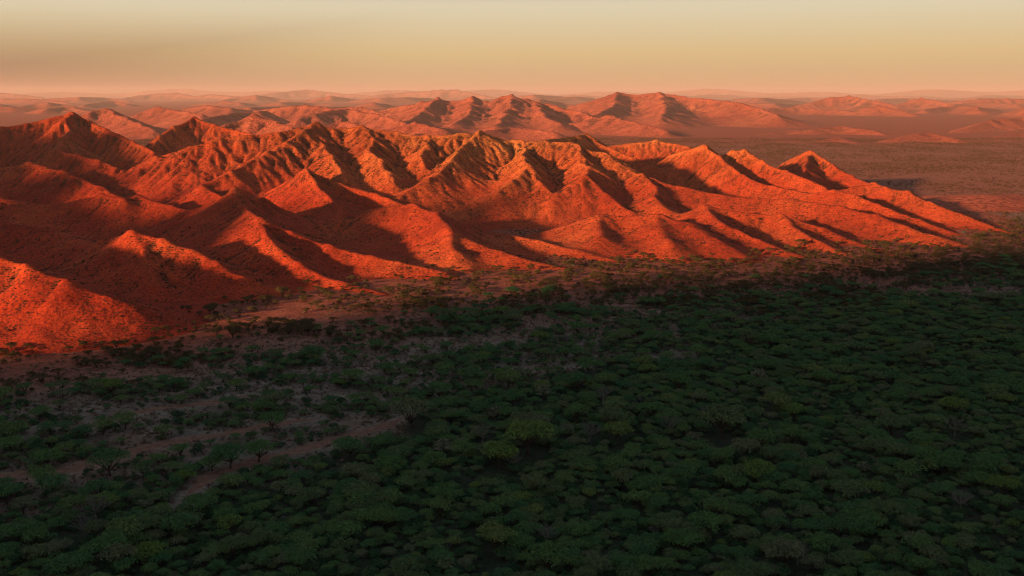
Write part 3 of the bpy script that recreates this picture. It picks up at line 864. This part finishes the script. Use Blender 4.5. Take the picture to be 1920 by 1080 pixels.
def scatter(name, label, cat, P, rot, scl, idx, meshes):
    """one object whose points carry copies of a few plant meshes"""
    tpl = bpy.data.collections.new(name + '_kinds')
    for i, me in enumerate(meshes):
        tpl.objects.link(bpy.data.objects.new('%s_kind_%02d' % (name, i), me))
    me = bpy.data.meshes.new(name)
    me.vertices.add(len(P)); me.vertices.foreach_set('co', np.asarray(P, np.float32).ravel())
    for an, ty, av in (('turn', 'FLOAT', rot), ('size', 'FLOAT', scl), ('pick', 'INT', idx)):
        a = me.attributes.new(an, ty, 'POINT')
        a.data.foreach_set('value', np.asarray(av, np.int32 if ty == 'INT' else np.float32))
    o = bpy.data.objects.new(name, me)
    COL.objects.link(o)
    ng = bpy.data.node_groups.new(name + '_scatter', 'GeometryNodeTree')
    ng.interface.new_socket('Geometry', in_out='INPUT', socket_type='NodeSocketGeometry')
    ng.interface.new_socket('Geometry', in_out='OUTPUT', socket_type='NodeSocketGeometry')
    N, L = ng.nodes, ng.links
    gi, go = N.new('NodeGroupInput'), N.new('NodeGroupOutput')
    ci = N.new('GeometryNodeCollectionInfo')
    ci.inputs['Collection'].default_value = tpl
    ci.inputs['Separate Children'].default_value = True
    ci.inputs['Reset Children'].default_value = True
    ip = N.new('GeometryNodeInstanceOnPoints')
    ip.inputs['Pick Instance'].default_value = True
    def na(nm, ty):
        q = N.new('GeometryNodeInputNamedAttribute'); q.data_type = ty; q.inputs['Name'].default_value = nm
        return q.outputs['Attribute']
    cx = N.new('ShaderNodeCombineXYZ')
    L.new(na('turn', 'FLOAT'), cx.inputs[2])
    L.new(gi.outputs[0], ip.inputs['Points'])
    L.new(ci.outputs[0], ip.inputs['Instance'])
    L.new(na('pick', 'INT'), ip.inputs['Instance Index'])
    L.new(cx.outputs[0], ip.inputs['Rotation'])
    L.new(na('size', 'FLOAT'), ip.inputs['Scale'])
    L.new(ip.outputs[0], go.inputs[0])
    md = o.modifiers.new('scatter', 'NODES'); md.node_group = ng
    tag(o, label, cat, None, 'stuff')
    return o

def plant(name, kinds, i, X, Y, scale, rot, label, cat, group, leaf=None, tall=1.0):
    woody, crown = kinds[i][0], kinds[i][1]
    e = bpy.data.objects.new(name, None)
    e.empty_display_size = 0.5
    COL.objects.link(e)
    e.location = (X, Y, float(surf_z(np.array([X]), np.array([Y]))[0]))
    e.rotation_euler = (0, 0, rot)
    e.scale = (scale, scale, scale * tall)
    tag(e, label, cat, group)
    for me, nm in ((woody, woody.name.split('.')[0]), (crown, 'crown')):
        c = bpy.data.objects.new(nm, me)
        COL.objects.link(c)
        c.parent = e
        if nm == 'crown' and leaf:
            c.material_slots[0].link = 'OBJECT'
            c.material_slots[0].material = leaf
    return e

# ---- named single plants (pixel of the foot, crown width in pixels of the 1920 frame)
SINGLES = [
    ('a', 80, 915, 62, ML_DARK, 'lone flat-topped acacia beside the bend of the dirt track'),
    ('a', 432, 880, 66, ML_DARK, 'acacia with a tall crooked trunk on the woodland edge track'),
    ('a', 485, 866, 60, ML_DARK, 'umbrella acacia with a bare trunk standing on the woodland edge track'),
    ('a', 655, 860, 60, ML_DARK, 'umbrella acacia standing below the red clearing at the track end'),
    ('a', 92, 877, 56, ML_DARK, 'acacia standing just above the dirt track at its bend'),
    ('a', 14, 945, 58, ML_DARK, 'dark acacia cut by the frame edge below the dirt track'),
    ('a', 193, 817, 46, ML_DARK, 'small isolated acacia in the pale grass above the dirt track'),
    ('a', 338, 860, 42, ML_DARK, 'small acacia in the grass between the two dirt tracks'),
    ('a', 513, 807, 52, ML_DARK, 'umbrella acacia on the bare soil above the woodland edge track'),
    ('a', 207, 892, 74, ML_DARK, 'broad acacia just below the dirt track, middle of the grass clearing'),
    ('a', 268, 896, 46, ML_OLIVE, 'small thin acacia between the two dirt tracks near the shrubs'),
    ('a', 398, 884, 46, ML_DARK, 'low acacia touching the lower end of the woodland edge track'),
    ('a', 235, 803, 48, ML_DARK, 'acacia beside the short red dirt strip'),
    ('a', 775, 802, 76, ML_OLIVE, 'wide spreading acacia just past the track end clearing'),
    ('a', 1102, 703, 50, ML_DARK, 'umbrella acacia with a visible trunk in the pale grass gap'),
    ('a', 953, 728, 52, ML_DARK, 'umbrella acacia on the grass gap above the dense woodland'),
    ('a', 705, 660, 38, ML_DARK, 'small isolated acacia on open grass below the hill spur'),
    ('a', 990, 852, 98, ML_LIGHT, 'broad yellow-green acacia crown, widest bright one of the central woodland'),
    ('a', 935, 876, 76, ML_LIGHT, 'bright green acacia in front of the widest yellow-green crown'),
    ('a', 1157, 830, 58, ML_LIGHT, 'yellow-green acacia beside the pale twiggy shrubs, central woodland'),
    ('a', 1160, 808, 56, ML_OLIVE, 'olive acacia directly behind a yellow-green one, central woodland'),
    ('a', 930, 1035, 74, ML_LIGHT, 'brightest lime green acacia crown at the bottom of the woodland'),
    ('a', 1352, 820, 92, ML_OLIVE, 'wide olive acacia crown rising out of the woodland'),
    ('a', 1637, 932, 44, ML_LIGHT, 'small lime green crown amid dark woodland'),
    ('a', 1878, 930, 58, ML_LIGHT, 'yellow-green acacia close to the frame edge of the woodland'),
    ('a', 1672, 818, 64, ML_OLIVE, 'olive acacia showing pale branches under its crown'),
    ('a', 1475, 1062, 72, ML_OLIVE, 'olive acacia with bleached branches at the bottom edge'),
    ('p', 832, 850, 46, None, 'round pale feathery shrub beside the wide spreading acacia'),
    ('p', 862, 838, 30, None, 'smaller pale feathery shrub next to the round one'),
    ('p', 1621, 884, 28, None, 'round cream shrub alone amid dark woodland'),
    ('p', 1422, 708, 34, None, 'cream flowering shrub at the top of the dense woodland'),
    ('p', 1062, 812, 34, None, 'pale shrub behind the widest yellow-green crown'),
    ('p', 1300, 826, 30, None, 'straw coloured shrub beside the wide olive acacia'),
    ('p', 1018, 745, 40, None, 'straw yellow shrub in the upper woodland'),
    ('p', 925, 782, 36, None, 'pale grey-green shrub above the leafless tree'),
    ('b', 905, 835, 50, None, 'leafless tree with a dome of pale twigs, central woodland'),
    ('b', 965, 880, 36, None, 'pale twiggy tree leaning on the bright green acacia'),
    ('b', 1105, 828, 46, None, 'grey leafless tree beside the yellow-green acacia'),
    ('b', 1790, 818, 44, None, 'grey leafless tree in the right-hand woodland'),
    ('b', 1495, 1058, 50, None, 'bleached leafless tree with branching pale limbs at the bottom edge'),
    ('b', 1255, 812, 40, None, 'grey twiggy tree behind the straw coloured shrub'),
    ('b', 1328, 792, 40, None, 'brownish leafless tree behind the wide olive acacia'),
    ('b', 1130, 758, 40, None, 'grey leafless tree high in the central woodland'),
    ('b', 180, 975, 60, None, 'grey bare tree in the dark lower corner of the woodland'),
    ('b', 1025, 1022, 46, None, 'grey bare tree beside the brightest lime crown'),
    ('b', 1800, 960, 50, None, 'pale grey bare tree near the yellow-green frame edge acacia'),
    ('b', 160, 1005, 50, None, 'grey bare tree, lowest in the dark corner of the woodland'),
]
SHORT = ['lone acacia on the track bend', 'crooked trunk acacia', 'bare trunk umbrella acacia', 'acacia below the red clearing', 'acacia above the track bend', 'frame edge acacia below the track',
         'small acacia in pale grass', 'small acacia between the tracks', 'acacia on bare soil', 'broad acacia below the track', 'thin acacia between the tracks', 'low acacia on the track end', 'acacia by the short dirt strip',
         'wide spreading acacia', 'acacia in the pale grass gap', 'acacia above the dense woodland', 'small acacia below the hill spur', 'widest yellow-green crown', 'bright green crown', 'central yellow-green acacia',
         'central olive acacia', 'brightest lime crown', 'wide olive crown', 'small lime crown', 'frame edge yellow-green acacia', 'pale branched olive acacia', 'bottom edge olive acacia', 'round feathery shrub', 'smaller feathery shrub',
         'round cream shrub', 'cream flowering shrub', 'pale shrub behind the yellow-green crown', 'straw coloured shrub', 'straw yellow shrub', 'pale grey-green shrub', 'domed leafless tree', 'pale twiggy tree', 'central grey leafless tree',
         'right-hand grey leafless tree', 'bleached tree at the bottom', 'grey twiggy tree', 'brownish leafless tree', 'high grey leafless tree', 'corner bare tree', 'bare tree beside the lime crown', 'pale grey bare tree', 'lowest corner bare tree']
single_xy = []
for q, (kd, px, py, w, leaf, label) in enumerate(SINGLES):
    X, Y = ground_at(px, py)
    dist = math.hypot(Y, CAM_H)
    rad = w / FPX * dist * .5
    single_xy.append((X, Y, rad))
    rot = (q * 2.1) % 6.283
    if kd == 'a':
        plant('acacia_tree', ACACIA, q % 7, X, Y, rad / 4.6, rot, label, 'acacia tree', 'acacias standing out from the woodland', leaf, 1.12)
    elif kd == 'p':
        plant('pale_shrub', PALE, q % 2, X, Y, rad / 1.8, rot, label, 'shrub', 'pale shrubs in the woodland')
    else:
        plant('leafless_tree', BARE, q % 2, X, Y, rad / 3.6, rot, label, 'tree', 'leafless trees in the woodland')
SXY = np.array(single_xy)

def keep_off_singles(X, Y, f=0.9):
    d = np.full(X.shape, 1e9)
    for sx, sy, sr in single_xy:
        # nothing of size stands on a single plant or right in front of it
        d = np.minimum(d, np.hypot(X - sx, (Y - sy) + np.where(Y < sy, 0, 0)) - sr * f)
        d = np.minimum(d, np.hypot(X - sx, (Y - sy + 6) * .8) - sr * f)
    return d > 0

# ---- the acacias of the woodland
X, Y, g = jitter_grid(3.7, 158, 780, 5)
c, dense = cover(X, Y)
k = (g.random(X.shape) < c * .92) & (near_h(X, Y) < 1.6) & keep_off_singles(X, Y)
X, Y, dense = X[k], Y[k], dense[k]
big = fbm(X / 30, Y / 30, 2, 61)
RAD = np.clip(np.exp(g.normal(.64, .36, X.shape)) * (1 + .25 * big), 1.1, 4.6)
order = np.argsort(-size_in_view(X, Y, RAD))
X, Y, RAD, dense = X[order], Y[order], RAD[order], dense[order]
rot = g.uniform(0, 6.283, X.shape); kind = g.integers(0, 7, X.shape); tone = g.random(X.shape)
MARKS = [to_px(sx, sy) + (q_,) for q_, (sx, sy, sr) in enumerate(single_xy)]
ORD = ['nearest'] + [w_ + ' nearest' for w_ in 'second third fourth fifth sixth seventh eighth ninth tenth eleventh twelfth thirteenth fourteenth fifteenth sixteenth'.split()]
def landmark_labels(px, py, looks, noun):
    """one label for each plant: its look and where it stands from the nearest plant that stands out"""
    rows = []
    for i in range(len(looks)):
        d, q = min((math.hypot(px[i] - mx, (py[i] - my) * 1.6), q_) for mx, my, q_ in MARKS)
        dx, dy = px[i] - MARKS[q][0], (py[i] - MARKS[q][1]) * 1.6
        side = ('right of' if dx > 0 else 'left of') if abs(dx) > abs(dy) else ('in front of' if dy > 0 else 'behind')
        rows.append((d, i, looks[i], side, SHORT[q]))
    seen, out = {}, [None] * len(rows)
    for d, i, lk, side, mark in sorted(rows):
        k_ = (lk, side, mark)
        n_ = seen.get(k_, 0); seen[k_] = n_ + 1
        out[i] = '%s %s %s %s the %s' % (ORD[min(n_, 15)], lk, noun, side, mark)
    return out
n_single = 300 - sum(1 for s_ in SINGLES if s_[0] == 'a')
pxs, pys = to_px(X, Y, 0.0)
def size_word(r_, a, b):
    return 'broad' if r_ > b else ('small' if r_ < a else 'mid-sized')
def tone_word(t):
    return 'yellow-green' if t > .955 else ('olive' if t > .68 else 'dark green')
labs = landmark_labels(pxs, pys, [size_word(RAD[i], 2.4, 3.2) + ' ' + tone_word(tone[i]) for i in range(n_single)], 'acacia')
for i in range(n_single):
    leaf, word = (ML_LIGHT, 'yellow-green') if tone[i] > .955 else ((ML_OLIVE, 'olive') if tone[i] > .68 else (None, 'dark green'))
    plant('acacia_tree', ACACIA, int(kind[i]), X[i], Y[i], RAD[i] / 4.6, rot[i], labs[i], 'acacia tree', 'acacias of the woodland', leaf, .78 + .5 * ((i * .618) % 1))
rest = slice(n_single, None)
edge_px = pys - np.interp(pxs, *FB) + 30 * perlin(X / 25, Y / 25, 66)
pick = kind[rest] + 7 * np.where(tone[rest] * 60 > edge_px[rest] - 30, 3, np.where(tone[rest] > .955, 1, np.where(tone[rest] > .68, 2, 0)))
ac_meshes = [merged('woodland_acacia', a[2], a[3], [M_BARK, ml]) for ml in (ML_DARK, ML_LIGHT, ML_OLIVE, ML_BROWN) for a in ACACIA]
P = np.stack([X[rest], Y[rest], surf_z(X[rest], Y[rest])], 1)
scatter('acacia_woodland', 'dark green acacia woodland spreading to the foot of the hills', 'woodland', P, rot[rest], RAD[rest] / 4.6, pick, ac_meshes)
N_AC = len(X)

# ---- the shrubs between them
X, Y, g = jitter_grid(2.7, 158, 800, 6)
c, dense = cover(X, Y)
k = (g.random(X.shape) < c * np.where(dense > .5, .78, .85)) & (near_h(X, Y) < 2.0) & keep_off_singles(X, Y, .6)
X, Y, dense = X[k], Y[k], dense[k]
RAD = np.clip(np.exp(g.normal(.30, .32, X.shape)), .6, 2.6)
order = np.argsort(-size_in_view(X, Y, RAD, 1.5))
X, Y, RAD = X[order], Y[order], RAD[order]
rot = g.uniform(0, 6.283, X.shape); kind = g.integers(0, 4, X.shape); tone = g.random(X.shape)
pxs, pys = to_px(X, Y, 0.0)
labs = landmark_labels(pxs, pys, [size_word(RAD[i], 1.75, 2.1) + (' olive' if tone[i] > .8 else ' dark green') for i in range(300)], 'shrub')
for i in range(300):
    plant('leafy_shrub', SHRUB, int(kind[i]), X[i], Y[i], RAD[i] / 1.9, rot[i], labs[i], 'shrub', 'shrubs of the woodland', ML_OLIVE if tone[i] > .8 else None)
rest = slice(300, None)
sh_meshes = [merged('undergrowth_shrub', a[2], a[3], [M_BARK, ml]) for ml in (ML_SHRUB, ML_OLIVE, ML_BROWN) for a in SHRUB] + [merged('undergrowth_pale', PALE[0][2], PALE[0][3], [M_PALEBARK, ML_GREY])]
edge_px = pys - np.interp(pxs, *FB) + 30 * perlin(X / 25, Y / 25, 66)
pick = np.where(tone[rest] > .985, 12, kind[rest] + 4 * np.where(tone[rest] * 60 > edge_px[rest] - 30, 2, tone[rest] > .8))
P = np.stack([X[rest], Y[rest], surf_z(X[rest], Y[rest])], 1)
scatter('undergrowth', 'dark shrub undergrowth filling the gaps between the acacias', 'undergrowth', P, rot[rest], RAD[rest] / 1.9, pick, sh_meshes)
N_SH = len(X)

# ---- scrub dotted over the hills, denser in the gullies
x0, y0, st_, GX, GY, hh, sl, gu = NEAR
g = np.random.default_rng(8)
w = (hh > .6) * (np.abs(GX) < .56 * GY + 30) * (.12 + 8.0 * gu + .8 * sstep(.0, .5, fbm(GX / 45, GY / 45, 3, 77)) * (.4 + .6 * sstep(10, 40, hh)))
w = w.ravel() / w.sum()
sel = g.choice(w.size, 200000, p=w)
X = GX.ravel()[sel] + g.uniform(-.8, .8, sel.size); Y = GY.ravel()[sel] + g.uniform(-.8, .8, sel.size)
P = np.stack([X, Y, surf_z(X, Y) - .05], 1)
scr_meshes = [scrub_mesh('scrub_bush', 500 + i, ML_SCRUB) for i in range(3)]
scatter('hill_scrub', 'dark low scrub dotted over the red slopes', 'scrub', P, g.uniform(0, 6.283, sel.size), np.clip(np.exp(g.normal(-.85, .4, sel.size)), .2, 1.4), g.integers(0, 3, sel.size), scr_meshes)

# ---- scrub of the open plain behind and beside the hills
g = np.random.default_rng(9)
n = 250000
Y = np.sqrt(g.uniform(560 ** 2, 2300 ** 2, n)); X = g.uniform(-.58, .58, n) * Y
d_ = .5 + .8 * fbm(X / 90, Y / 160, 3, 88)
k = (near_h(X, Y) < .3) & (g.random(n) < d_)
X, Y = X[k], Y[k]
P = np.stack([X, Y, plain_z(X, Y) * sstep(1500, 1200, np.hypot(X, Y))], 1)
ML_PLAIN = leaf_material('plain_scrub_leaf', (0.10, 0.042, 0.02), (0.115, 0.05, 0.024), (0.095, 0.055, 0.025))
pl_meshes = [scrub_mesh('plain_bush', 520 + i, ML_PLAIN) for i in range(3)]
scatter('plain_scrub', 'brown scrub covering the open plain behind the hills', 'scrub', P, g.uniform(0, 6.283, len(X)), np.clip(np.exp(g.normal(-.15, .4, len(X))), .4, 2.0), g.integers(0, 3, len(X)), pl_meshes)

# ---- dry grass
g = np.random.default_rng(10)
n = 120000
Y = np.sqrt(g.uniform(165 ** 2, 720 ** 2, n)); X = g.uniform(-.57, .57, n) * Y
c, dense = cover(X, Y)
track = np.full(n, 1e9)
for C in TRACK_PTS:
    for q in C[::6]: track = np.minimum(track, np.hypot(X - q[0], Y - q[1]))
pxt, pyt = to_px(X, Y)
k = (near_h(X, Y) < .3) & (dense < .6) & (track > 2.4) & (g.random(n) < sstep(0, 60, pyt - np.interp(pxt, *FB))) & (g.random(n) < .55 + .6 * fbm(X / 20, Y / 20, 2, 93))
X, Y = X[k], Y[k]
P = np.stack([X, Y, surf_z(X, Y)], 1)
scatter('dry_grass', 'pale dry grass on the clearings among the acacias', 'grass', P, g.uniform(0, 6.283, len(X)), g.uniform(.8, 2.0, len(X)), g.integers(0, 3, len(X)), [tuft_mesh('grass_tuft', 600 + i, ML_GRASS) for i in range(3)])
print('acacias', N_AC, 'shrubs', N_SH)

# ------------------------------------------------------------------ haze
def haze_box():
    x0, x1, y0, y1, z0, z1 = -31000, 31000, -6500, 41000, -6.0, 330.0
    v = [(x, y, z) for z in (z0, z1) for y in (y0, y1) for x in (x0, x1)]
    f = [(0, 2, 3, 1), (4, 5, 7, 6), (0, 1, 5, 4), (2, 6, 7, 3), (0, 4, 6, 2), (1, 3, 7, 5)]
    me = bpy.data.meshes.new('haze')
    me.from_pydata(v, [], f)
    o = bpy.data.objects.new('haze', me)
    COL.objects.link(o)
    m = bpy.data.materials.new('warm_haze')
    m.use_nodes = True
    n, l = m.node_tree.nodes, m.node_tree.links
    n.remove(n['Principled BSDF'])
    pv = n.new('ShaderNodeVolumePrincipled')
    pv.inputs['Color'].default_value = (0.95, 0.74, 0.70, 1)
    pv.inputs['Density'].default_value = 0.000042
    pv.inputs['Anisotropy'].default_value = 0.0
    l.new(pv.outputs[0], n['Material Output'].inputs['Volume'])
    me.materials.append(m)
    tag(o, 'warm dusty haze over the far plain', 'haze', None, 'stuff')
haze_box()
